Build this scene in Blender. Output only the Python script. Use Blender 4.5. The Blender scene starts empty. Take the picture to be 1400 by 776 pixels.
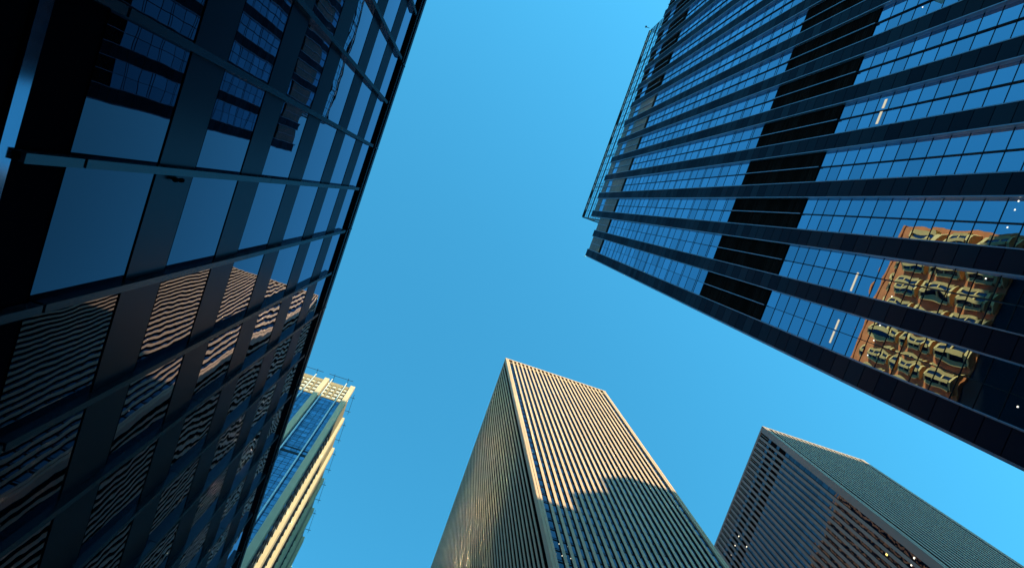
import bpy, math, random
from mathutils import Matrix, Vector
random.seed(7)
scene = bpy.context.scene
COL = scene.collection

# ------------------------------------------------------------------ camera
cam_d = bpy.data.cameras.new("camera")
cam = bpy.data.objects.new("camera", cam_d)
COL.objects.link(cam)
cam_d.sensor_width = 36.0
cam_d.sensor_fit = 'HORIZONTAL'
cam_d.lens = 937.95 / 1400 * 36.0
cam_d.clip_start = 0.05
cam_d.clip_end = 5000
R0 = (0.9409423, -0.3330946, -0.0606265)
R1 = (0.3241949, 0.9380556, -0.1222676)
R2 = (0.0975977, 0.0953919, 0.9906438)
cam.matrix_world = Matrix(((R0[0], -R1[0], -R2[0], 0), (R0[1], -R1[1], -R2[1], 0),
                           (R0[2], -R1[2], -R2[2], 0), (0, 0, 0, 1)))
scene.camera = cam
GZ = -1.6            # ground level: the eye is the origin

# ------------------------------------------------------------------ light
SUN_AZ = math.radians(27)      # from -Y towards +X
SUN_EL = math.radians(20)
sd = Vector((math.sin(SUN_AZ) * math.cos(SUN_EL), -math.cos(SUN_AZ) * math.cos(SUN_EL), math.sin(SUN_EL)))
sun_d = bpy.data.lights.new("sun", 'SUN')
sun_d.energy = 5.0
sun_d.angle = math.radians(0.5)
sun_d.color = (1.0, 0.89, 0.44)
sun = bpy.data.objects.new("sun", sun_d)
COL.objects.link(sun)
sun.location = (0, -50, 300)
sun.rotation_euler = (-sd).to_track_quat('-Z', 'Y').to_euler()

world = bpy.data.worlds.new("World")
scene.world = world
world.use_nodes = True
wn = world.node_tree
bg = wn.nodes['Background']
sky = wn.nodes.new('ShaderNodeTexSky')
sky.sky_type = 'NISHITA'
sky.sun_disc = False
sky.sun_elevation = SUN_EL
# Blender: rotation 0 puts the sun on +Y, growing towards +X
sky.sun_rotation = math.atan2(sd.x, sd.y)
sky.air_density = 1.0
sky.dust_density = 0.7
sky.ozone_density = 1.0
tint = wn.nodes.new('ShaderNodeMix')
tint.data_type = 'RGBA'
tint.blend_type = 'MULTIPLY'
tint.inputs[0].default_value = 1.0
tint.inputs[7].default_value = (0.23, 0.97, 1.05, 1)
wn.links.new(sky.outputs[0], tint.inputs[6])
wn.links.new(tint.outputs[2], bg.inputs[0])
bg.inputs[1].default_value = 0.15

vs = scene.view_settings
vs.view_transform = 'Standard'
vs.look = 'None'
vs.gamma = 1.0
vs.use_curve_mapping = False
vs.exposure = 1.5
scene.render.engine = 'CYCLES'
scene.cycles.max_bounces = 8
scene.cycles.glossy_bounces = 6
scene.cycles.caustics_reflective = True
scene.cycles.blur_glossy = 0.0
scene.cycles.sample_clamp_indirect = 0.0

# ------------------------------------------------------------------ materials
def base_mat(name):
    m = bpy.data.materials.new(name)
    m.use_nodes = True
    nt = m.node_tree
    return m, nt, nt.nodes['Principled BSDF']

def solid(name, col, rough=0.7, metal=0.0, var=0.18, scale=0.6, spec=0.5, stretch=(1, 1, 1), island=0.0, bump=0.0):
    """Plain stone, paint or metal with a little mottling, streaks and piece-to-piece variation."""
    m, nt, p = base_mat(name)
    p.inputs['Roughness'].default_value = rough
    p.inputs['Metallic'].default_value = metal
    p.inputs['Specular IOR Level'].default_value = spec
    tc = nt.nodes.new('ShaderNodeTexCoord')
    mp = nt.nodes.new('ShaderNodeMapping')
    mp.inputs['Scale'].default_value = stretch
    nt.links.new(tc.outputs['Object'], mp.inputs[0])
    no = nt.nodes.new('ShaderNodeTexNoise')
    no.inputs['Scale'].default_value = scale
    no.inputs['Detail'].default_value = 6
    nt.links.new(mp.outputs[0], no.inputs['Vector'])
    mr = nt.nodes.new('ShaderNodeMapRange')
    mr.inputs['From Min'].default_value = 0.25
    mr.inputs['From Max'].default_value = 0.75
    mr.inputs['To Min'].default_value = 1 - var
    mr.inputs['To Max'].default_value = 1 + var
    nt.links.new(no.outputs['Fac'], mr.inputs[0])
    fac = mr.outputs[0]
    if island:
        ge = nt.nodes.new('ShaderNodeNewGeometry')
        m2 = nt.nodes.new('ShaderNodeMapRange')
        m2.inputs['To Min'].default_value = 1 - island
        m2.inputs['To Max'].default_value = 1 + island
        nt.links.new(ge.outputs['Random Per Island'], m2.inputs[0])
        mu = nt.nodes.new('ShaderNodeMath')
        mu.operation = 'MULTIPLY'
        nt.links.new(fac, mu.inputs[0])
        nt.links.new(m2.outputs[0], mu.inputs[1])
        fac = mu.outputs[0]
    mx = nt.nodes.new('ShaderNodeVectorMath')
    mx.operation = 'SCALE'
    mx.inputs[0].default_value = col[:3]
    nt.links.new(fac, mx.inputs['Scale'])
    nt.links.new(mx.outputs[0], p.inputs['Base Color'])
    if bump:
        b = nt.nodes.new('ShaderNodeBump')
        b.inputs['Strength'].default_value = bump
        b.inputs['Distance'].default_value = 0.02
        nt.links.new(no.outputs['Fac'], b.inputs['Height'])
        nt.links.new(b.outputs[0], p.inputs['Normal'])
    return m

def glass(name, body, tintc, f0, rough=0.005, tilt=0.004, wave=0.0, wscale=0.5, bodyvar=0.0, minref=0.0, fmax=.97, ex=3.0):
    """Coated facade glass: a dark body under a mirror that strengthens towards grazing angles.
    Every pane (mesh island) hangs at its own tiny tilt and the sheet is slightly wavy."""
    m = bpy.data.materials.new(name)
    m.use_nodes = True
    nt = m.node_tree
    nt.nodes.clear()
    L = nt.links
    out = nt.nodes.new('ShaderNodeOutputMaterial')
    mix = nt.nodes.new('ShaderNodeMixShader')
    df = nt.nodes.new('ShaderNodeBsdfDiffuse')
    df.inputs[0].default_value = (*body, 1)
    gl = nt.nodes.new('ShaderNodeBsdfGlossy')
    gl.inputs['Color'].default_value = (*tintc, 1)
    gl.inputs['Roughness'].default_value = rough
    lw = nt.nodes.new('ShaderNodeLayerWeight')
    lw.inputs['Blend'].default_value = .5
    pw_ = nt.nodes.new('ShaderNodeMath'); pw_.operation = 'POWER'
    L.new(lw.outputs['Facing'], pw_.inputs[0]); pw_.inputs[1].default_value = ex
    fr = nt.nodes.new('ShaderNodeMapRange')
    fr.inputs['To Min'].default_value = f0
    fr.inputs['To Max'].default_value = fmax
    L.new(pw_.outputs[0], fr.inputs[0])
    ge = nt.nodes.new('ShaderNodeNewGeometry')
    wn_ = nt.nodes.new('ShaderNodeTexWhiteNoise')
    wn_.noise_dimensions = '1D'
    L.new(ge.outputs['Random Per Island'], wn_.inputs['W'])
    sub = nt.nodes.new('ShaderNodeVectorMath'); sub.operation = 'SUBTRACT'
    L.new(wn_.outputs['Color'], sub.inputs[0]); sub.inputs[1].default_value = (.5, .5, .5)
    sc = nt.nodes.new('ShaderNodeVectorMath'); sc.operation = 'SCALE'
    L.new(sub.outputs[0], sc.inputs[0]); sc.inputs['Scale'].default_value = tilt * 2
    nsrc = ge.outputs['Normal']
    if wave:
        tc = nt.nodes.new('ShaderNodeTexCoord')
        no = nt.nodes.new('ShaderNodeTexNoise')
        no.inputs['Scale'].default_value = wscale
        no.inputs['Detail'].default_value = 1.5
        L.new(tc.outputs['Object'], no.inputs['Vector'])
        s2 = nt.nodes.new('ShaderNodeVectorMath'); s2.operation = 'SUBTRACT'
        L.new(no.outputs['Color'], s2.inputs[0]); s2.inputs[1].default_value = (.5, .5, .5)
        s3 = nt.nodes.new('ShaderNodeVectorMath'); s3.operation = 'SCALE'
        L.new(s2.outputs[0], s3.inputs[0]); s3.inputs['Scale'].default_value = wave
        a0 = nt.nodes.new('ShaderNodeVectorMath'); a0.operation = 'ADD'
        L.new(nsrc, a0.inputs[0]); L.new(s3.outputs[0], a0.inputs[1])
        nsrc = a0.outputs[0]
    ad = nt.nodes.new('ShaderNodeVectorMath'); ad.operation = 'ADD'
    L.new(nsrc, ad.inputs[0]); L.new(sc.outputs[0], ad.inputs[1])
    nm = nt.nodes.new('ShaderNodeVectorMath'); nm.operation = 'NORMALIZE'
    L.new(ad.outputs[0], nm.inputs[0])
    L.new(nm.outputs[0], gl.inputs['Normal'])
    f = fr.outputs[0]
    if minref:
        mm = nt.nodes.new('ShaderNodeMath'); mm.operation = 'MAXIMUM'
        L.new(f, mm.inputs[0]); mm.inputs[1].default_value = minref
        f = mm.outputs[0]
    if bodyvar:
        mr = nt.nodes.new('ShaderNodeMapRange')
        mr.inputs['To Min'].default_value = 1 - bodyvar
        mr.inputs['To Max'].default_value = 1.0
        L.new(ge.outputs['Random Per Island'], mr.inputs[0])
        m3 = nt.nodes.new('ShaderNodeMath'); m3.operation = 'MULTIPLY'
        L.new(f, m3.inputs[0]); L.new(mr.outputs[0], m3.inputs[1])
        f = m3.outputs[0]
    L.new(f, mix.inputs[0])
    L.new(df.outputs[0], mix.inputs[1])
    L.new(gl.outputs[0], mix.inputs[2])
    L.new(mix.outputs[0], out.inputs[0])
    return m

def lamp(name, col, s):
    m = bpy.data.materials.new(name)
    m.use_nodes = True
    nt = m.node_tree
    nt.nodes.clear()
    out = nt.nodes.new('ShaderNodeOutputMaterial')
    e = nt.nodes.new('ShaderNodeEmission')
    e.inputs[0].default_value = (*col, 1)
    e.inputs[1].default_value = s
    nt.links.new(e.outputs[0], out.inputs[0])
    return m

M = {}
M['near_glass'] = glass('dark facade glass', (.0008, .0015, .004), (.74, .75, 1.0), .035, tilt=.0015, wave=.0042, wscale=2.4, ex=4.2)
M['spandrel'] = glass('dark spandrel panel', (.006, .006, .011), (.85, .85, 1.0), .03, rough=.28, tilt=.01, wave=.02, wscale=8, fmax=.13)
M['fin'] = glass('dark anodised fin', (.010, .014, .024), (.8, .9, 1.0), .07, rough=.25, tilt=.02, fmax=.15)
M['black'] = solid('black joint', (.003, .003, .006), .8, 0, .1, spec=0)
M['band'] = solid('polished steel band', (.22, .30, .42), .10, 1.0, .06, .8)
M['right_glass'] = glass('blue coated glass', (.0008, .003, .01), (.50, .72, 1.0), .49, tilt=.005, wave=.004, wscale=1.2, bodyvar=.26)
M['right_pier'] = glass('navy metal cladding', (.0035, .005, .015), (.8, .9, 1.0), .012, rough=.3, tilt=.03, fmax=.09, bodyvar=.5)
M['trim'] = solid('pale metal trim', (.15, .17, .25), .35, .6, .15, 1.0)
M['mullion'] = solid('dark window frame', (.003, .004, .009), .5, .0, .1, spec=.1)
M['louver'] = solid('dark bronze louver', (.008, .007, .008), .5, .0, .35, .5, spec=0, island=.3)
M['crown_louver'] = solid('bronze crown louver', (.075, .038, .018), .5, .0, .4, .25, island=.35)  # brown copy of the louver: reflected sun painted into its colour
M['stone'] = solid('pale limestone pier', (.275, .157, .122), .8, 0, .12, .25, stretch=(1, 1, .25), island=.05, bump=.2)
M['stone2'] = solid('grey limestone pier', (.175, .108, .112), .8, 0, .12, .25, stretch=(1, 1, .25), island=.06, bump=.2)
M['tower_glass'] = glass('dark tower glass', (.002, .004, .010), (.42, .48, .66), .03, tilt=.012, wave=.02, wscale=.5, bodyvar=.35)
M['navy_glass'] = glass('navy tower glass', (.002, .004, .010), (.85, .72, .85), .07, tilt=.012, wave=.02, wscale=.5, bodyvar=.45)
M['tower_spandrel'] = solid('black tower spandrel', (.004, .004, .006), .6, .0, .3, spec=0, island=.3)
M['masonry'] = solid('tan masonry', (.125, .085, .055), .85, 0, .15, .6)
M['cream'] = solid('cream stone pilaster', (.25, .185, .15), .8, 0, .1, .3)
M['rail'] = solid('pale steel rail', (.40, .38, .42), .4, .3, .1)
M['far_glass'] = glass('blue tower glass', (.004, .018, .05), (.50, .72, 1.0), .30, tilt=.02, wave=.004, bodyvar=.45)
M['blind_glass'] = glass('window with pale blind', (.36, .31, .27), (.8, .9, 1.0), .1, tilt=.01, bodyvar=.3)
M['screen_frame'] = solid('dark screen frame', (.02, .025, .035), .4, .5, .1)
M['roof'] = solid('grey roof felt', (.08, .08, .08), .9, 0, .2)
M['brick'] = solid('orange brick', (.62, .165, .055), .85, 0, .2, .8, island=.05)
M['bay'] = solid('cream bay window frame', (.56, .33, .13), .7, 0, .12, .6)
M['asphalt'] = solid('asphalt', (.05, .05, .052), .85, 0, .25, .5)
M['paving'] = solid('concrete paving', (.22, .21, .20), .85, 0, .2, .4)
M['kerb'] = solid('granite kerb', (.30, .29, .28), .8, 0, .15, 1.0)
M['paint'] = solid('white road paint', (.7, .7, .68), .7, 0, .15, 2)
M['cityblock'] = solid('grey city stone', (.24, .22, .20), .85, 0, .15, .2)
M['mirror'] = glass('sun-struck tower glass', (.002, .004, .01), (1, 1, 1), .95, rough=.118, tilt=.0004)  # strong soft reflector for the added towers that bounce sun
M['lamp_w'] = lamp('lit white lamp', (1.0, .90, .70), .8)
M['lamp_y'] = lamp('lit yellow lamp', (1.0, .72, .20), .7)
M['tube'] = lamp('lit tube behind glass', (1.0, .90, .66), .26)

def screen_glass():
    m = bpy.data.materials.new('clear screen glass')
    m.use_nodes = True
    nt = m.node_tree
    nt.nodes.clear()
    out = nt.nodes.new('ShaderNodeOutputMaterial')
    mix = nt.nodes.new('ShaderNodeMixShader')
    tr = nt.nodes.new('ShaderNodeBsdfTransparent')
    tr.inputs[0].default_value = (.62, .84, .92, 1)
    gl = nt.nodes.new('ShaderNodeBsdfGlossy')
    gl.inputs['Roughness'].default_value = .02
    gl.inputs['Color'].default_value = (.8, .95, 1, 1)
    fr = nt.nodes.new('ShaderNodeFresnel')
    fr.inputs['IOR'].default_value = 1.45
    nt.links.new(fr.outputs[0], mix.inputs[0])
    nt.links.new(tr.outputs[0], mix.inputs[1])
    nt.links.new(gl.outputs[0], mix.inputs[2])
    nt.links.new(mix.outputs[0], out.inputs[0])
    return m
M['screen_glass'] = screen_glass()

# ------------------------------------------------------------------ mesh helper
class MB:
    def __init__(s):
        s.v = []; s.f = []; s.mi = []; s.sm = []
    def box(s, x0, x1, y0, y1, z0, z1, mi=0):
        if x0 > x1: x0, x1 = x1, x0
        if y0 > y1: y0, y1 = y1, y0
        n = len(s.v)
        s.v += [(x0, y0, z0), (x1, y0, z0), (x1, y1, z0), (x0, y1, z0), (x0, y0, z1), (x1, y0, z1), (x1, y1, z1), (x0, y1, z1)]
        for q in ((3, 2, 1, 0), (4, 5, 6, 7), (0, 1, 5, 4), (1, 2, 6, 5), (2, 3, 7, 6), (3, 0, 4, 7)):
            s.f.append(tuple(n + i for i in q)); s.mi.append(mi); s.sm.append(False)
    def quad(s, o, u, v, nrm=None, bulge=0.0, n=1, mi=0):
        """A pane: o corner, u and v edge vectors; bulge pillows it along the normal."""
        o = Vector(o); u = Vector(u); v = Vector(v)
        nr = u.cross(v).normalized()
        if nrm is not None and nr.dot(Vector(nrm)) < 0:
            o, u, v = o, v, u
            nr = -nr
        st = len(s.v)
        for j in range(n + 1):
            for i in range(n + 1):
                a, b = i / n, j / n
                h = bulge * (1 - (2 * a - 1) ** 2) * (1 - (2 * b - 1) ** 2)
                p = o + u * a + v * b + nr * h
                s.v.append(tuple(p))
        for j in range(n):
            for i in range(n):
                k = st + j * (n + 1) + i
                s.f.append((k, k + 1, k + n + 2, k + n + 1)); s.mi.append(mi); s.sm.append(n > 1)
    def prism(s, pts, z0, z1, mi=0):
        """Vertical prism over a counter-clockwise outline."""
        n = len(s.v); k = len(pts)
        s.v += [(x, y, z0) for x, y in pts] + [(x, y, z1) for x, y in pts]
        for i in range(k):
            j = (i + 1) % k
            s.f.append((n + i, n + j, n + k + j, n + k + i)); s.mi.append(mi); s.sm.append(False)
        s.f.append(tuple(n + k + i for i in range(k))); s.mi.append(mi); s.sm.append(False)
        s.f.append(tuple(n + k - 1 - i for i in range(k))); s.mi.append(mi); s.sm.append(False)
    def build(s, name, mats, parent=None, label=None, kind=None):
        if not s.f: return None
        if not isinstance(mats, (list, tuple)): mats = [mats]
        off = Vector((0, 0, 0))
        root = parent
        while root is not None:
            off += root.location
            root = root.parent
        loc = Vector((0, 0, 0))
        if parent is not None and parent.type == 'MESH':
            pass
        me = bpy.data.meshes.new(name)
        me.from_pydata([(x - off.x, y - off.y, z - off.z) for x, y, z in s.v], [], s.f)
        for m in mats: me.materials.append(m)
        me.polygons.foreach_set('material_index', s.mi)
        me.polygons.foreach_set('use_smooth', s.sm)
        me.update()
        o = bpy.data.objects.new(name, me)
        COL.objects.link(o)
        if parent is not None: o.parent = parent
        if label: o['label'] = label
        if kind: o['kind'] = kind
        return o

def thing(name, label, cat, loc, group=None):
    o = bpy.data.objects.new(name, None)
    COL.objects.link(o)
    o.location = loc
    o['label'] = label
    o['category'] = cat
    if group: o['group'] = group
    return o

def structure(name, mb, m):
    o = mb.build(name, m)
    o['kind'] = 'structure'
    return o

# ------------------------------------------------------------------ ground
g = MB(); g.quad((-2500, -2500, GZ - .13), (5000, 0, 0), (0, 5000, 0), (0, 0, 1)); structure('ground', g, M['paving'])
g = MB()
g.quad((5.5, -2500, GZ - .126), (9.5, 0, 0), (0, 5000, 0), (0, 0, 1)); structure('road', g, M['asphalt'])
g = MB(); g.quad((-2500, 33.5, GZ - .122), (5000, 0, 0), (0, 14, 0), (0, 0, 1)); structure('avenue', g, M['asphalt'])
g = MB()
g.box(-4.6, 5.2, -170, 33.2, GZ - .128, GZ); g.box(15.3, 22, -170, 33.2, GZ - .128, GZ)
structure('pavement', g, M['paving'])
g = MB()
g.box(5.2, 5.5, -170, 33.2, GZ - .128, GZ + .004); g.box(15, 15.3, -170, 33.2, GZ - .128, GZ + .004)
structure('kerb', g, M['kerb'])
g = MB()
for k in range(-20, 8):
    g.quad((10.15, k * 6, GZ - .118), (.15, 0, 0), (0, 3, 0), (0, 0, 1))
for k in range(11):
    g.quad((5.9 + k * .85, 28.5, GZ - .118), (.45, 0, 0), (0, 3, 0), (0, 0, 1))
structure('road_marking', g, M['paint'])

# ------------------------------------------------------------------ left building (near glass facade)
A = 4.2
LY0, LY1 = -17.0 + .0, 30.6
PITCH = 1.70
LB = thing('glass_office_building', 'dark glass and spandrel facade rising close at the left, crossed by slim fins', 'building', (-20, 6.8, GZ))
m = MB()
m.box(-36, -A - .14, LY0, LY1, GZ, 28.0)
m.build('wall', M['black'], LB)
glz = [(7.78, 9.87), (11.2, 13.29), (14.62, 16.72), (18.07, 20.2), (21.6, 23.5), (25.0, 26.46)]
fy0 = 1.04
fins = [fy0 + PITCH * k for k in range(-11, 18)]
# spandrels, one band per storey, a panel per bay
sp = [(9.87, 11.2), (13.29, 14.62), (16.72, 18.07), (20.2, 21.6), (23.5, 25.0)]
for z0, z1 in sp + [(1.9, 6.2)]:
    m = MB()
    for a, b in zip(fins[:-1], fins[1:]):
        d = random.uniform(0, .004)
        m.box(-A - .12, -A - .004 - d, a + .008, b - .008, z0 + .045, z1 - .045)
    m.build('spandrel', M['spandrel'], LB)
m = MB()
m.box(-A - .13, -A - .035, LY0, LY1, GZ, 28.0)
m.build('joint_backing', M['black'], LB)
# windows: one pane per bay and storey
win = []
for z0, z1 in glz:
    for a, b in zip(fins[:-1], fins[1:]):
        c = ((z0 + z1) / 2, (a + b) / 2)
        win.append((math.sqrt(A * A + c[0] ** 2 + c[1] ** 2) + (0 if -7.5 < c[1] < 19 else 500), z0, z1, a, b))
win.sort()
rest = MB()
for i, (d, z0, z1, a, b) in enumerate(win):
    m = MB() if i < 100 else rest
    m.quad((-A - .016, a + .0, z0 + .012), (0, b - a, 0), (0, 0, z1 - z0 - .024), (1, 0, 0), random.uniform(-.002, .002), 8)
    if i < 100: m.build('window', M['near_glass'], LB)
rest.build('window', M['near_glass'], LB, kind='stuff')
# fins with a joint every second storey
for y in fins:
    m = MB()
    js = [6.98, 7.93 - .09, 14.92, 22.0, 26.9]
    js = [6.84, 7.86, 14.92, 22.0, 26.6]
    for j, (z0, z1) in enumerate(zip(js[:-1], js[1:])):
        gp = .05 if j == 1 else .012
        m.box(-A - .02, -A + .10, y - .05, y + .05, z0 + gp, z1 - .012)
        m.box(-A + .10, -A + .118, y - .052, y + .052, z0 + gp, z1 - .012)
    m.box(-A - .02, -A + .07, y - .03, y + .03, 6.84, 26.58, 1)
    m.build('fin', [M['fin'], M['black']], LB)
# parapet: dark recess, then a double cap rail
m = MB()
m.box(-A - .3, -A - .13, LY0, LY1, 28.0, 28.1)
m.box(-A - .12, -A + .06, LY0, LY1, 27.95, 28.33)
m.box(-A - .12, -A + .02, LY0, LY1, 27.62, 27.9)
for y in fins[::2]:
    m.box(-A - .12, -A + .075, y - .02, y + .02, 27.60, 28.34)
m.build('parapet', M['fin'], LB)
m = MB()
for y in fins:
    m.box(-A - .12, -A - .02, y - .04, y + .04, 26.5, 27.62)
m.build('recess_strut', M['black'], LB)
m = MB(); m.box(-A - .1, -A + .03, LY0, LY1, 6.60, 6.80); m.build('canopy_band', M['band'], LB)
m = MB()
m.box(-36, -A - .15, LY0, LY1, 28.0, 28.2); m.build('roof', M['roof'], LB)
m = MB()   # street storey: stone plinth and piers
m.box(-A - .12, -A + .05, LY0, LY1, GZ, GZ + .5)
for y in fins[::4]:
    m.box(-A - .12, -A + .08, y - .3, y + .3, GZ + .5, 1.9)
m.build('plinth', M['stone2'], LB)
# small twin spotlight on a spandrel
SL = thing('wall_spotlight', 'small dark twin wall light fixed to a spandrel beside a fin on the left facade', 'light', (-A, 1.5, 10.6))
m = MB(); m.box(-A, -A + .03, 1.155, 1.185, 10.42, 10.62); m.build('bracket', M['black'], SL)
for dz in (10.38, 10.58):
    m = MB()
    pts = [(-A + .03 + .035 * math.cos(t * math.pi / 4) + .03, 1.17 + .035 * math.sin(t * math.pi / 4)) for t in range(8)]
    m.prism(pts, dz, dz + .08); m.build('lamp_head', M['black'], SL)

# ------------------------------------------------------------------ right building
B = 20.629
RY0, RY1 = -62.0, 2.34
H1, H2 = 110.67, 118.2
YS = -7.4
RB = thing('dark_office_tower', 'dark blue office tower at upper right with vertical navy piers and mirrored panes', 'skyscraper', (38, -30, GZ))
XG = B + .26
m = MB()
m.box(XG + .14, 56, RY0, RY1 - .1, GZ, H1 - .3)
m.build('wall', M['mullion'], RB)
m = MB(); m.box(B + .75, 55.5, RY0, YS, H1 - .29, H2 - .3); m.build('upper_wall', M['mullion'], RB)
m = MB(); m.box(B + .8, 55.8, YS, RY1 - .2, H1 - .29, H1 - .1); m.box(B + .8, 55.4, RY0, YS, H2 - .29, H2 - .1); m.build('roof', M['roof'], RB)
NB = 20
ROW = 1.30
MZ0, MZ1, CZ = 44.1, 56.5, 102.4
rows_lo = []
z = MZ0
while z > 7.5:
    rows_lo.append((z - ROW, z)); z -= ROW
rows_hi = [(MZ1, 58.15)]
k = 0
while 58.15 + 4.33 * k < CZ - 1:
    zb = 58.15 + 4.33 * k
    rows_hi.append((zb, zb + 2.49))
    rows_hi.append((zb + 2.49, min(zb + 4.33, CZ)))
    k += 1
panes = []
for kbay in range(NB):
    y1 = 1.12 - 3.21 * kbay; y0 = y1 - 2.11
    top = H1 if y0 > YS else H2
    # pier: cladding panels with open joints, pale trim on both edges
    m = MB()
    p0, p1 = (y1, y1 + 1.10) if kbay else (y1, RY1)
    zz = top
    while zz > GZ:
        zb = max(zz - ROW, GZ)
        m.box(B, B + .5, p0 + .06, p1 - .06, zb + .05, zz)
        zz = zb
    pier = m.build('pier', M['right_pier'], RB)
    m = MB()
    m.box(B - .03, B + .5, p0, p0 + .055, GZ, top); m.box(B - .03, B + .5, p1 - .055, p1, GZ, top)
    m.build('trim', M['trim'], pier)
    # centre mullion
    m = MB()
    ym = (y0 + y1) / 2
    m.box(B + .16, XG + .1, ym - .018, ym + .018, 6.0, top)
    grid = m
    m = MB(); m.box(B + .085, B + .118, ym - .03, ym + .03, MZ0, MZ1); m.build('louver_trim', M['trim'], RB)
    m = MB(); m.box(B + .085, B + .118, ym - .03, ym + .03, CZ, top); m.build('louver_trim', M['trim'], RB)
    # transoms
    m = grid
    for a, b in rows_lo: m.box(XG - .018, XG + .1, y0, y1, a - .02, a + .02)
    for i, (a, b) in enumerate(rows_hi):
        if i % 2 == 0:
            m.box(XG - .018, XG + .1, y0, y1, b - .035, b + .02); m.box(XG - .018, XG + .1, y0, y1, b + .33, b + .375)
        else:
            m.box(XG - .018, XG + .1, y0, y1, b - .025, b + .025)
    m.build('window_grid', M['mullion'], RB)
    # louvers: plant floor and crown
    for za, zb in ((MZ0, MZ1), (CZ, 111.3), (114.3, top)) if top == H2 else ((MZ0, MZ1), (CZ, top)):
        m = MB(); z = za + .1
        while z < zb - .28:
            m.box(XG - .06, XG + .12, y0, y1, z, z + .27)
            z += .31
        m.build('louver_panel', M['louver'] if zb < 100 or y0 < -26 else M['crown_louver'], RB)  # crown bays near the corner get the colour of reflected sun
    if top == H2:
        for q0, q1 in ((y0, ym), (ym, y1)):
            panes.append((200, XG - .02, q0, q1, 111.3, 112.8, 1)); panes.append((200, XG - .02, q0, q1, 112.8, 114.3, 1))
    for a, b in rows_lo + rows_hi:
        for q0, q1 in ((y0, ym), (ym, y1)):
            zc, yc = (a + b) / 2, (q0 + q1) / 2
            vis = (B / zc < 1.0 and yc / zc > -.56 * 1)
            d = math.sqrt(B * B + zc * zc + yc * yc) + (0 if vis else 400)
            panes.append((d, XG, q0, q1, a, b, 6 if zc < MZ0 else 2))
panes.sort()
rest = MB()
for i, (d, x, q0, q1, a, b, n) in enumerate(panes):
    m = MB() if i < 100 else rest
    bul = random.uniform(.0012, .0034) if n == 6 else random.uniform(-.002, .002)
    if n == 6 and random.random() < .15: bul = -bul * .6
    m.quad((x, q0, a), (0, q1 - q0, 0), (0, 0, b - a), (-1, 0, 0), bul if n > 1 else 0, n)
    if i < 100: m.build('window', M['right_glass'], RB)
rest.build('window', M['right_glass'], RB, kind='stuff')
# end wall (+Y) cladding
m = MB()
for i in range(20):
    x = B + .56 + i * 1.7
    m.box(x, x + 1.62, RY1 - .1, RY1, GZ, H1)
m.build('end_cladding', M['right_pier'], RB)
m = MB(); m.box(B - .02, B + .6, RY1 + .0, RY1 + .05, GZ, H1 + .05); m.build('corner_trim', M['trim'], RB)
# glass wind screen on the roof
SC = thing('roof_glass_screen', 'clear glass wind screen in dark frame atop the upper right tower', 'screen', (B + .5, -22, H1))
SX = B + .35; ST = 128.4; SY0, SY1 = -39.8, -3.9
m = MB()
for z in (ST, ST - 1.5, ST - 5.8):
    t = .16 if z > ST - 1 else .09
    m.box(SX - t, SX + t, SY0, SY1, z - t * 1.2, z)
for z in (ST - 3.6, ST - 8.2, ST - 10.6, ST - 13, ST - 15.4):
    m.box(SX - .03, SX + .03, SY0, SY1, z - .03, z + .03)
m.box(SX, SX + 9, SY1 - .1, SY1 + .1, ST - .3, ST); m.box(SX, SX + 9, SY0 - .1, SY0 + .1, ST - .3, ST)
for x in range(1, 8):
    m.box(SX + x * 1.2, SX + x * 1.2 + .07, SY1 - .05, SY1 + .05, H1, ST - .3)
    m.box(SX + x * 1.2, SX + x * 1.2 + .07, SY0 - .05, SY0 + .05, H1, ST - .3)
n = int((SY1 - SY0) / 1.28)
for i in range(n + 1):
    y = SY0 + (SY1 - SY0) * i / n
    m.box(SX - .035, SX + .035, y - .035, y + .035, H1, ST - .3)
for i in range(7):
    y = SY0 + (SY1 - SY0) * i / 6
    m.box(SX + .2, SX + .5, y - .12, y + .12, H1, ST - .4)
m.build('frame', M['screen_frame'], SC)
m = MB()
m.quad((SX, SY0, H1), (0, SY1 - SY0, 0), (0, 0, ST - 1.5 - H1), (-1, 0, 0))
m.quad((SX, SY1, H1), (9, 0, 0), (0, 0, ST - H1 - .3), (0, 1, 0))
m.quad((SX, SY0, H1), (9, 0, 0), (0, 0, ST - H1 - .3), (0, -1, 0))
m.build('glass', M['screen_glass'], SC)
m = MB()
for i in range(n):
    y = SY0 + (SY1 - SY0) * i / n
    if random.random() < .8: m.box(SX - .02, SX + .02, y + .08, y + 1.1, ST - 1.35, ST - .3)
m.build('fritted_strip', M['rail'], SC)
m = MB(); m.box(SX - .9, SX - .3, SY0 - .35, SY0 - .28, ST - .3, ST - .22); m.box(SX - 1.1, SX - .85, SY0 - .45, SY0 - .2, ST - .5, ST - .1); m.build('camera_arm', M['screen_frame'], SC)
# lit tubes and lamps seen in its windows
def rlamp(y0, y1, z0, z1, mm, name='ceiling_light', dx=.022):
    m = MB(); m.box(XG - dx, XG - .012, y0, y1, z0, z1); m.build(name, M[mm], RB)
rlamp(-12.75, -12.0, 39.35, 39.58, 'tube', 'light_tube'); rlamp(-13.5, -12.95, 39.35, 39.58, 'tube', 'light_tube')
rlamp(-3.25, -2.2, 35.35, 35.5, 'tube', 'light_tube')
rlamp(-.55, .02, 35.35, 35.5, 'tube', 'light_tube'); rlamp(.12, .8, 35.35, 35.5, 'tube', 'light_tube')
for y, z in ((-7.31, 26.6), (-6.94, 26.6), (-6.19, 26.6), (-3.98, 26.6), (-2.41, 31.9), (-.9, 31.9), (-.11, 31.9), (.67, 31.9), (-.33, 22.7), (.43, 22.7), (-18.98, 39.5)):
    rlamp(y - .03, y + .03, z, z + .05, 'lamp_w')

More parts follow.
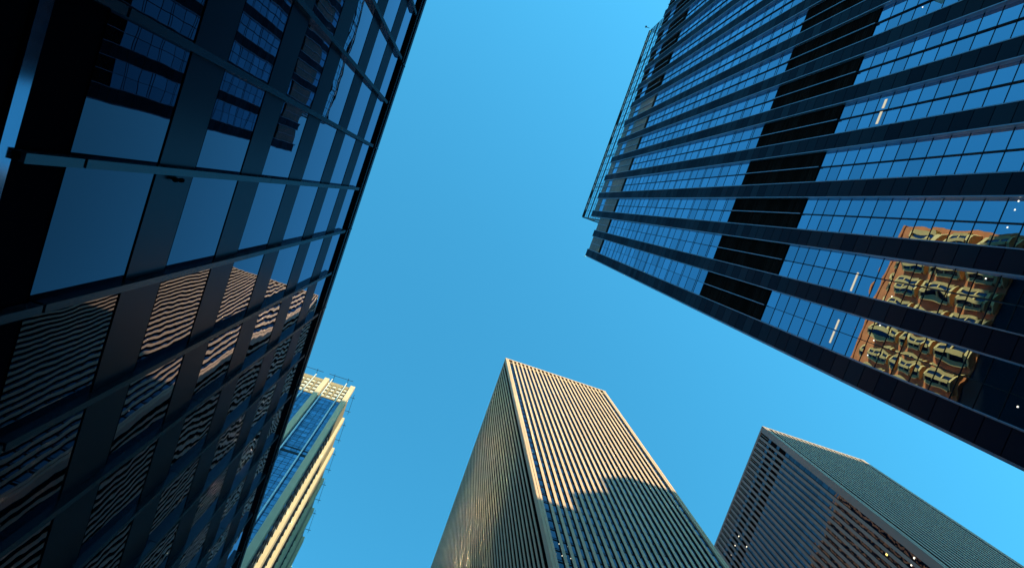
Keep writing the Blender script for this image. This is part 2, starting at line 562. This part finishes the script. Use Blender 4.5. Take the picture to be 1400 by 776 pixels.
# ------------------------------------------------------------------ striped towers
def piers_tower(root, x0, x1, y0, y1, H, pitch, stone, front_n, left_n, storey, corner, mode, pw=.40, dep=.36, course=2):
    """Slab with projecting piers on its -Y (front) and -X (left) faces and on the +X face."""
    DEP, LDEP = dep, (.72 if mode == 1 else .40)
    g = 1.1     # glass plane behind the pier face
    m = MB(); m.box(x0 + g + .3, x1 - g - .3, y0 + g + .3, y1, GZ, H - .4); m.build('wall', M['tower_spandrel'], root)
    # corner piers
    for (cx0, cx1, cy0, cy1) in ((x0, x0 + corner, y0, y0 + corner), (x1 - corner, x1, y0, y0 + corner)):
        m = MB()
        c3 = corner * .45
        m.box(cx0 + .0, cx1 - .0, cy0 + .12, cy1 - .0, GZ, H - 1.2)
        m.box(cx0 + .08, cx0 + c3, cy0, cy0 + .12, GZ, H - 1.2)
        m.box(cx1 - c3, cx1 - .08, cy0, cy0 + .12, GZ, H - 1.2)
        m.build('corner_pier', M[stone], root)
    # cornice band at the roof edge
    m = MB()
    m.box(x0 - .04, x1 + .04, y0 - .04, y0 + 1.6, H - 1.15, H)
    m.box(x0 - .04, x0 + 1.6, y0 + 1.61, y1, H - 1.15, H)
    m.box(x1 - 1.6, x1 + .04, y0 + 1.61, y1, H - 1.15, H)
    m.build('cornice', M[stone], root)
    m = MB(); m.box(x0 + 1.62, x1 - 1.62, y0 + 1.62, y1, H - .38, H - .2); m.build('roof', M['roof'], root)
    def strip(face, a, b):
        dep = DEP if face == 'front' else LDEP
        """the glazed strip between two piers"""
        m = MB()
        def bx(lo, hi, z0, z1, d0, d1, mi):
            if face == 'front': m.box(lo, hi, y0 + d0, y0 + d1, z0, z1, mi)
            elif face == 'left': m.box(x0 + d0, x0 + d1, lo, hi, z0, z1, mi)
            else: m.box(x1 - d1, x1 - d0, lo, hi, z0, z1, mi)
        def pane(z0, z1, mi):
            if face == 'front': m.quad((a, y0 + dep, z0), (b - a, 0, 0), (0, 0, z1 - z0), (0, -1, 0), 0, 1, mi)
            elif face == 'left': m.quad((x0 + dep, a, z0), (0, b - a, 0), (0, 0, z1 - z0), (-1, 0, 0), 0, 1, mi)
            else: m.quad((x1 - dep, a, z0), (0, b - a, 0), (0, 0, z1 - z0), (1, 0, 0), 0, 1, mi)
        z = H - 1.2
        if mode == 2 and face == 'front':
            bx(a, b, GZ, z, dep, dep + .1, 1)
            m.build('window_strip', [M['tower_glass'], M['tower_spandrel'], M[stone]], root)
            return
        # louvered slots below the cornice
        mid = (a + b) / 2
        if mode == 1:
            bx(a, b, z - .35, z, dep - .5, dep, 2)
            bx(a, b, z - 4.2, z - 3.7, dep - .3, dep, 2)
            bx(a, b, z - 4.2, z - .35, dep + .35, dep + .4, 1)
            bx(a, b, z - 2.3, z - 1.95, dep + .0, dep + .35, 2)
            z -= 4.2
        else:
            bx(mid - .07, mid + .07, z - 6, z, dep - .35, dep, 2)
            bx(a, b, z - 6, z, dep + .3, dep + .35, 1)
            z -= 6
            for dk in ((2.0, 4.6), (1.9, 4.9)):
                pane(z - dk[0], z, 0); z -= dk[0]
                bx(a, b, z - dk[1], z, dep, dep + .1, 1); z -= dk[1]
        while z > GZ + 1:
            pane(z - storey + 1.1, z, 0)
            if mode == 1:
                pane(z - storey + .55, z - storey + 1.03, 0)
                bx(a, b, z - storey, z - storey + .55, dep - .02, dep + .12, 1)
                bx(a, b, z - storey + 1.03, z - storey + 1.1, dep - .05, dep + .05, 1)
            else:
                pane(z - storey, z - storey + 1.02, 0)
                bx(a, b, z - storey + 1.02, z - storey + 1.1, dep - .03, dep + .1, 1)
            z -= storey
        m.build('window_strip', [M['tower_glass'] if mode == 1 else M['navy_glass'], M['tower_spandrel'], M[stone]], root)
    def pier(face, c):
        dep = DEP if face == 'front' else LDEP
        h = pitch * pw / 2
        m = MB()
        zt = H - 1.15
        k = 0
        while zt > GZ:                         # stone courses, jointed every two storeys
            zb = max(zt - storey * course, GZ)
            if face == 'front': m.box(c - h, c + h, y0 + .05, y0 + .17, zb + .03, zt)
            else: m.box(x0 + .05, x0 + .17, c - h, c + h, zb + .03, zt)
            zt = zb
        if face == 'front': m.box(c - h + .05, c + h - .05, y0 + .172, y0 + dep, GZ, H - 1.2, 1)  # black inner part puts shade into the colour of the pier sides
        else: m.box(x0 + .172, x0 + dep, c - h + .05, c + h - .05, GZ, H - 1.2, 1)
        m.build('pier', [M[stone], M['tower_spandrel']], root)
    W = x1 - x0 - 2 * corner
    p = W / front_n
    h = pitch * pw / 2
    for i in range(front_n):
        a = x0 + corner + p * i + (h if i else 0); b = x0 + corner + p * (i + 1) - (h if i < front_n - 1 else 0)
        strip('front', a, b)
        if i: pier('front', x0 + corner + p * i)
    for i in range(left_n):
        a = y0 + corner + pitch * i + (h if i else 0); b = y0 + corner + pitch * (i + 1) - h
        strip('left', a, b)
        pier('left', y0 + corner + pitch * (i + 1))
    # the far side: seen only in reflections
    m = MB(); y = y0 + corner; n = 0
    while y < y1 - pitch:
        m.box(x1 - dep, x1 - .05, y + pitch - h, y + pitch + h, GZ, H - 1.15, 0); y += pitch
    m.build('far_pier_row', [M[stone]], root, kind='stuff')
    m = MB()
    z = H - 5
    while z > GZ + 1:
        m.quad((x1 - dep, y0 + corner, z - storey + 1.1), (0, y1 - y0 - corner, 0), (0, 0, storey - 1.1), (1, 0, 0)); z -= storey
    m.build('far_window_row', M['tower_glass'], root, kind='stuff')

CT = thing('striped_stone_tower', 'tall slab tower with pale vertical stone piers, sunlit at its top, at bottom centre', 'skyscraper', (54, 100, GZ), 'striped slab towers')
piers_tower(CT, 32.9, 74.5, 53.0, 150.6, 260.0, 1.66, 'stone', 24, 57, 3.9, 1.35, 1)
def face_lamp(root, box, mm):
    m = MB(); m.box(*box); m.build('ceiling_light', M[mm], root)
for x, z in ((35.76, 117.3), (37.48, 117.3), (39.14, 117.3), (34.09, 113.1), (35.76, 113.1), (37.42, 113.1), (39.13, 113.1)):
    face_lamp(CT, (x - .30, x + .30, 53.31, 53.34, z - .12, z + .12), 'lamp_w')

s3 = 237.0
ST3 = thing('grey_striped_tower', 'grey slab tower with close vertical piers and blue glass strips at lower right', 'skyscraper', (148, 80, GZ), 'striped slab towers')
X3, Y3 = .538 * s3, .178 * s3
piers_tower(ST3, X3, .715 * s3, Y3, 100.0, s3, 1.92, 'stone2', 22, 27, 3.6, 2.1, 2, pw=.46, dep=.32, course=8)
kk = s3 / 285
for y, z in ((96.09, 269.77), (100.38, 269.74), (96.26, 261.22), (104.69, 269.72), (108.89, 269.8), (76.46, 224.92), (52.3, 189.09), (53.0, 183.55), (53.0, 178.99), (54.17, 179.02), (56.35, 178.93)):
    face_lamp(ST3, (X3 + .35, X3 + .38, y * kk - .22, y * kk + .22, z * kk - .25, z * kk + .25), 'lamp_w')
face_lamp(ST3, (X3 + .35, X3 + .38, 58.79 * kk - .3, 58.79 * kk + .3, 189.2 * kk - .4, 189.2 * kk + .4), 'lamp_y')

# ------------------------------------------------------------------ tower behind the left building
H4 = 220.0; Y4 = 69.6; X4 = -15.3
FT = thing('blue_glass_tower', 'tower of blue glass with cream pilasters and tan crown behind the left building', 'skyscraper', (-38, 100, GZ))
GXf = Y4 + .9          # front glass plane
GXs = X4 - .95        # side glass plane
CRZ = 203.6
m = MB(); m.box(-62, GXs - .3, GXf + .3, 128, GZ, H4 - .5); m.build('wall', M['mullion'], FT)
m = MB(); m.box(-61, GXs - .6, GXf + .6, 127, H4 - .49, H4 - .2); m.build('roof', M['roof'], FT)
cols = [-16.8, -25.4, -34.0, -42.6, -51.2, -59.8]
for i, c in enumerate(cols):
    m = MB()
    m.box(c, c + 1.5, Y4, GXf + .29, GZ, H4)
    m.build('pilaster', M['cream'], FT)
for y in (80.6, 91.3, 102.2, 113.0, 123.5):
    m = MB(); m.box(GXs - .29, X4, y, y + 1.7, GZ, H4); m.build('pilaster', M['cream'], FT)
# masonry crown
m = MB()
for a, b in zip(cols[1:], cols[:-1]):
    m.box(a + 1.5, b, GXf - .1, GXf + .28, H4 - 3.0, H4)
    m.box(a + 1.5, b, GXf - .1, GXf + .28, CRZ, CRZ + 1.2)
    for z in (207.2, 210.6, 214.0): m.box(a + 1.5, b, GXf - .1, GXf + .28, z, z + .9)
    for i in range(5):
        x = a + 1.5 + 7.1 * i / 4
        m.box(max(x - .2, a + 1.5), min(x + .2, b), GXf - .1 - .002, GXf + .28, CRZ + 1.2, H4 - 3.0)
m.box(GXs - .28, GXs + .12, Y4 + 1.2, 127, CRZ - 6, H4)
m.build('crown', M['masonry'], FT)
for a, b in zip(cols[1:], cols[:-1]):
    for i in range(4):
        for z0 in (204.8, 208.2, 211.6, 215.0):
            m = MB()
            x = a + 1.5 + 7.1 * i / 4 + .2
            ww = 7.1 / 4 - .4
            m.quad((x, GXf + .06, z0 - .05), (ww, 0, 0), (0, 0, 2.3), (0, -1, 0))
            m.box(x, x + .14, GXf - .0, GXf + .05, z0, z0 + 2.2, 1); m.box(x + ww - .14, x + ww, GXf - .0, GXf + .05, z0, z0 + 2.2, 1)
            m.box(x + .141, x + ww - .141, GXf - .0, GXf + .05, z0 + 1.95, z0 + 2.2, 1); m.box(x + .141, x + ww - .141, GXf - .0, GXf + .05, z0, z0 + .2, 1)
            if a > -40: m.build('crown_window', [M['blind_glass'], M['mullion']], FT)
# curtain wall
for a, b in zip(cols[1:], cols[:-1]):
    m = MB(); fr_ = MB()
    nmod = 5
    w_ = (b - a - 1.5) / nmod
    z = CRZ
    while z > GZ + 2:
        for i in range(nmod):
            x = a + 1.5 + w_ * i
            dark = 158.0 < z - 1.7 < 161.4
            m.quad((x + .04, GXf, z - 2.2), (w_ - .08, 0, 0), (0, 0, 2.16), (0, -1, 0), 0, 1, 0)
            m.quad((x + .04, GXf + .03, z - 3.4), (w_ - .08, 0, 0), (0, 0, 1.16), (0, -1, 0), 0, 1, 1 if not dark else 2)
        fr_.box(a + 1.5, b, GXf - .03, GXf + .2, z - 3.43, z - 3.37); fr_.box(a + 1.5, b, GXf - .02, GXf + .2, z - 2.23, z - 2.20)
        if 158.0 < z - 1.7 < 161.4: fr_.box(a + 1.5, b, GXf - .09, GXf - .03, z - 3.4, z - 2.6); fr_.box(a + 1.5, b, GXf - .09, GXf - .03, z - .5, z - .05)
        z -= 3.4
    for i in range(1, nmod):
        x = a + 1.5 + w_ * i
        fr_.box(x - .04, x + .04, GXf - .04, GXf + .2, GZ, CRZ)
    m.build('curtain_wall', [M['far_glass'], M['far_glass'], M['mullion']], FT)
    fr_.build('window_grid', M['mullion'], FT)
ys = [Y4 + 1.2, 80.6, 91.3, 102.2, 113.0, 123.5]
for a, b in zip([71.1] + [y + 1.7 for y in ys[1:-1]], ys[1:]):
    m = MB(); fr_ = MB()
    z = CRZ - 6
    while z > GZ + 2:
        for i in range(5):
            w_ = (b - a) / 5
            m.quad((GXs, a + w_ * i + .04, z - 3.3), (0, w_ - .08, 0), (0, 0, 3.2), (1, 0, 0))
        fr_.box(GXs - .1, GXs + .1, a, b, z - 3.45, z - 3.3)
        z -= 3.4
    for i in range(1, 5):
        fr_.box(GXs - .1, GXs + .18, a + w_ * i - .06, a + w_ * i + .06, GZ, CRZ - 6)
    m.build('curtain_wall', M['far_glass'], FT)
    fr_.build('window_grid', M['mullion'], FT)
for x in (-18.35, -23.1, -28.5, -37.2, -45.6):
    m = MB(); m.box(x - .13, x + .13, Y4 - .05, Y4 + .2, 40, H4 + .6); m.build('cleaning_rail', M['rail'], FT)
# window-cleaning bars held out over the roof edge
def davit(name, label, fn, grp='window-cleaning bars round the roof of the blue glass tower'):
    o = thing(name, label, 'bar', fn[0], grp)
    m = MB(); m.box(*fn[1]); m.build('bar', M['screen_frame'], o)
    for p in fn[2]:
        m = MB(); m.box(*p); m.build('post', M['screen_frame'], o)
def front_bar(xa, xb, posts, label):
    davit('roof_bar', label, ((xa, Y4 - 1, H4), (xa, xb, Y4 - .92, Y4 - .80, 221.9, 222.02),
          [(x - .06, x + .06, Y4 - 1.4, Y4 + 1.5, 221.72, 221.88) for x in posts] + [(x - .08, x + .08, Y4 + 1.3, Y4 + 1.5, H4 - .2, 221.71) for x in posts]))
front_bar(-16.6, -16.6 - 8.1, (-18.3, -22.9), 'dark horizontal bar above the tan crown, nearer the tower\'s right corner')
front_bar(-26.7, -38.5, (-28.7, -34.5), 'dark horizontal bar above the tan crown where the left building cuts it off')
labs = ['first small dark bar on the side roof edge below the crown corner', 'second small dark bar down the right roof edge of the glass tower',
        'third small dark bar down the right roof edge of the glass tower', 'fourth small dark bar down the right roof edge of the glass tower',
        'lowest small dark bar on the right roof edge of the glass tower']
for (ya, yb), lb in zip(((72.8, 80), (82.5, 90.3), (93, 101), (104, 112), (114.5, 123)), labs):
    davit('roof_bar', lb, ((X4, (ya + yb) / 2, H4), (X4 + .30, X4 + .40, ya, yb, 221.9, 222.0),
          [(X4 - 1.5, X4 + .95, y - .06, y + .06, 221.75, 221.88) for y in (ya + 1.2, yb - 1.2)] + [(X4 - 1.5, X4 - 1.3, y - .1, y + .1, H4 - .2, 221.74) for y in (ya + 1.2, yb - 1.2)]))

# ------------------------------------------------------------------ brick block seen mirrored in the right tower
BX, BH = -40.0, 128.0
BT = thing('brick_apartment_tower', 'sunlit orange brick tower with cream bay windows, mirrored in the right facade', 'building', (-52, 2, GZ))
m = MB(); m.box(-64, BX, -23, 27, 98, BH - 1); m.build('wall', M['brick'], BT)
m = MB(); m.box(-63.8, BX - .2, -22.8, 26.8, GZ, 97.9); m.build('lower_wall', M['mullion'], BT)  # near-black material stands in for the shadow on the lower wall
m = MB(); m.box(-64.3, BX + .3, -23.3, 27.3, BH - .99, BH); m.build('cornice', M['brick'], BT)
m = MB(); m2 = MB()
for yi in range(11):
    yc = -20.6 + yi * 4.5
    z = BH - 5.2
    while z > 103:
        pts = [(BX + .01, yc - 1.7), (BX + .9, yc - 1.3), (BX + 1.5, yc), (BX + .9, yc + 1.3), (BX + .01, yc + 1.7)]
        m.prism(pts, z - 7.0, z - 6.3); m.prism(pts, z - .7, z); m.prism(pts, z - 3.8, z - 3.4)
        for q in (-1.35, 0.0, 1.35):
            xx = BX + (1.5 if q == 0 else .85)
            m.box(xx - .3, xx + .12, yc + q - .34, yc + q + .34, z - 6.3, z - .7)
        pts = [(BX + .01, yc - 1.6), (BX + .8, yc - 1.2), (BX + 1.35, yc), (BX + .8, yc + 1.2), (BX + .01, yc + 1.6)]
        m2.prism(pts, z - 6.29, z - .71)
        z -= 8.6
m.build('bay_frame', M['bay'], BT, kind='stuff')
m2.build('bay_glass', M['tower_glass'], BT, kind='stuff')

# ------------------------------------------------------------------ unseen towers added behind the viewer to cast the long shadows
def shadow_tower(label, x0, x1, y0, y1, H):
    o = thing('city_tower', label, 'skyscraper', ((x0 + x1) / 2, (y0 + y1) / 2, GZ), 'towers down the street behind the viewer')
    m = MB(); m.box(x0 + .5, x1 - .5, y0 + .5, y1 - .5, GZ, H - 1); m.build('wall', M['tower_glass'], o)
    m = MB()
    x = x0
    while x < x1:
        m.box(x, x + 1.2, y1 - .49, y1, GZ, H - 1.2); m.box(x, x + 1.2, y0, y0 + .49, GZ, H - 1.2); x += 4
    y = y0
    while y < y1:
        m.box(x0, x0 + .49, y, y + 1.2, GZ, H - 1.2); m.box(x1 - .49, x1, y, y + 1.2, GZ, H - 1.2); y += 4
    m.build('pier_row', M['cityblock'], o)
    m = MB(); m.box(x0 - .2, x1 + .2, y0 - .2, y1 + .2, H - 1.19, H); m.build('cornice', M['cityblock'], o)
TA, TE = math.tan(SUN_AZ), math.tan(SUN_EL)
def shade(px0, px1, py, pz, Y=-150.0):
    """footprint and height at row Y that puts a shadow edge at height pz on the wall py"""
    D = py - Y
    return px0 + D * TA, px1 + D * TA, pz + D / math.cos(SUN_AZ) * TE
for i, (a, b, z) in enumerate(((30, 50.5, 134.5), (50.5, 56, 150), (56, 61, 146.5), (61, 80, 166))):
    x0, x1, h = shade(a, b, 53, z)
    shadow_tower(['lowest stone-piered tower behind the viewer, beside the tall narrow one', 'narrow stone-piered tower behind the viewer, wedged between two lower ones', 'narrow stone-piered tower beside the tallest of the stone row', 'tallest of the stone-piered row behind the viewer'][i], x0 + .1, x1 - .1, -168, -150, h)
x0, x1, h = shade(-34, -15, 70, CRZ)
shadow_tower('broad slab tower closing the street behind the viewer', x0, x1 + 1.5, -168, -150, h)
shadow_tower('tall narrow slab tower, second from the broad one behind the viewer', 114, 127, -156, -150, 337)
shadow_tower('lower broad tower at the end of the street behind the viewer', 12, x0 - .5, -168, -150, 157)
x0, x1, h = shade(120, 176, 42.2, s3 - 4)
shadow_tower('tallest slab tower beyond the dark office tower', x0, x1, -168, -150, h)

def reflector_tower(label, x1, y0, y1, zg, H):
    """Glass-topped tower west of the street; its east face throws the sun back onto the walls opposite."""
    o = thing('mirror_glass_tower', label, 'skyscraper', (x1 - 20, (y0 + y1) / 2, GZ), 'glass-topped towers behind the viewer')
    m = MB(); m.box(x1 - 40, x1 - .3, y0, y1, GZ, H - .5); m.build('wall', M['cityblock'], o)
    m = MB()
    z = zg
    while z < H - 2:
        y = y0
        while y < y1 - 1:
            m.quad((x1 - .05, y + .05, z + .05), (0, 3.9, 0), (0, 0, 3.9), (1, 0, 0)); y += 4
        z += 4
    m.build('glass_face', M['mirror'], o)
    m = MB(); m.box(x1 - 40.2, x1 + .2, y0 - .2, y1 + .2, H - .49, H); m.build('cornice', M['cityblock'], o)
reflector_tower('glass-topped tower behind the viewer on the left, lowest of its row', -130, -266, -250, 292, 331)
reflector_tower('glass-topped tower behind the viewer on the left, middle of its row', -130, -249, -230, 300, 350)
reflector_tower('glass-topped tower behind the viewer on the left, highest of its row', -130, -229, -188, 306, 374)
reflector_tower('lower glass-topped tower farthest behind the viewer on the left', -130, -332, -290, 216, 243)
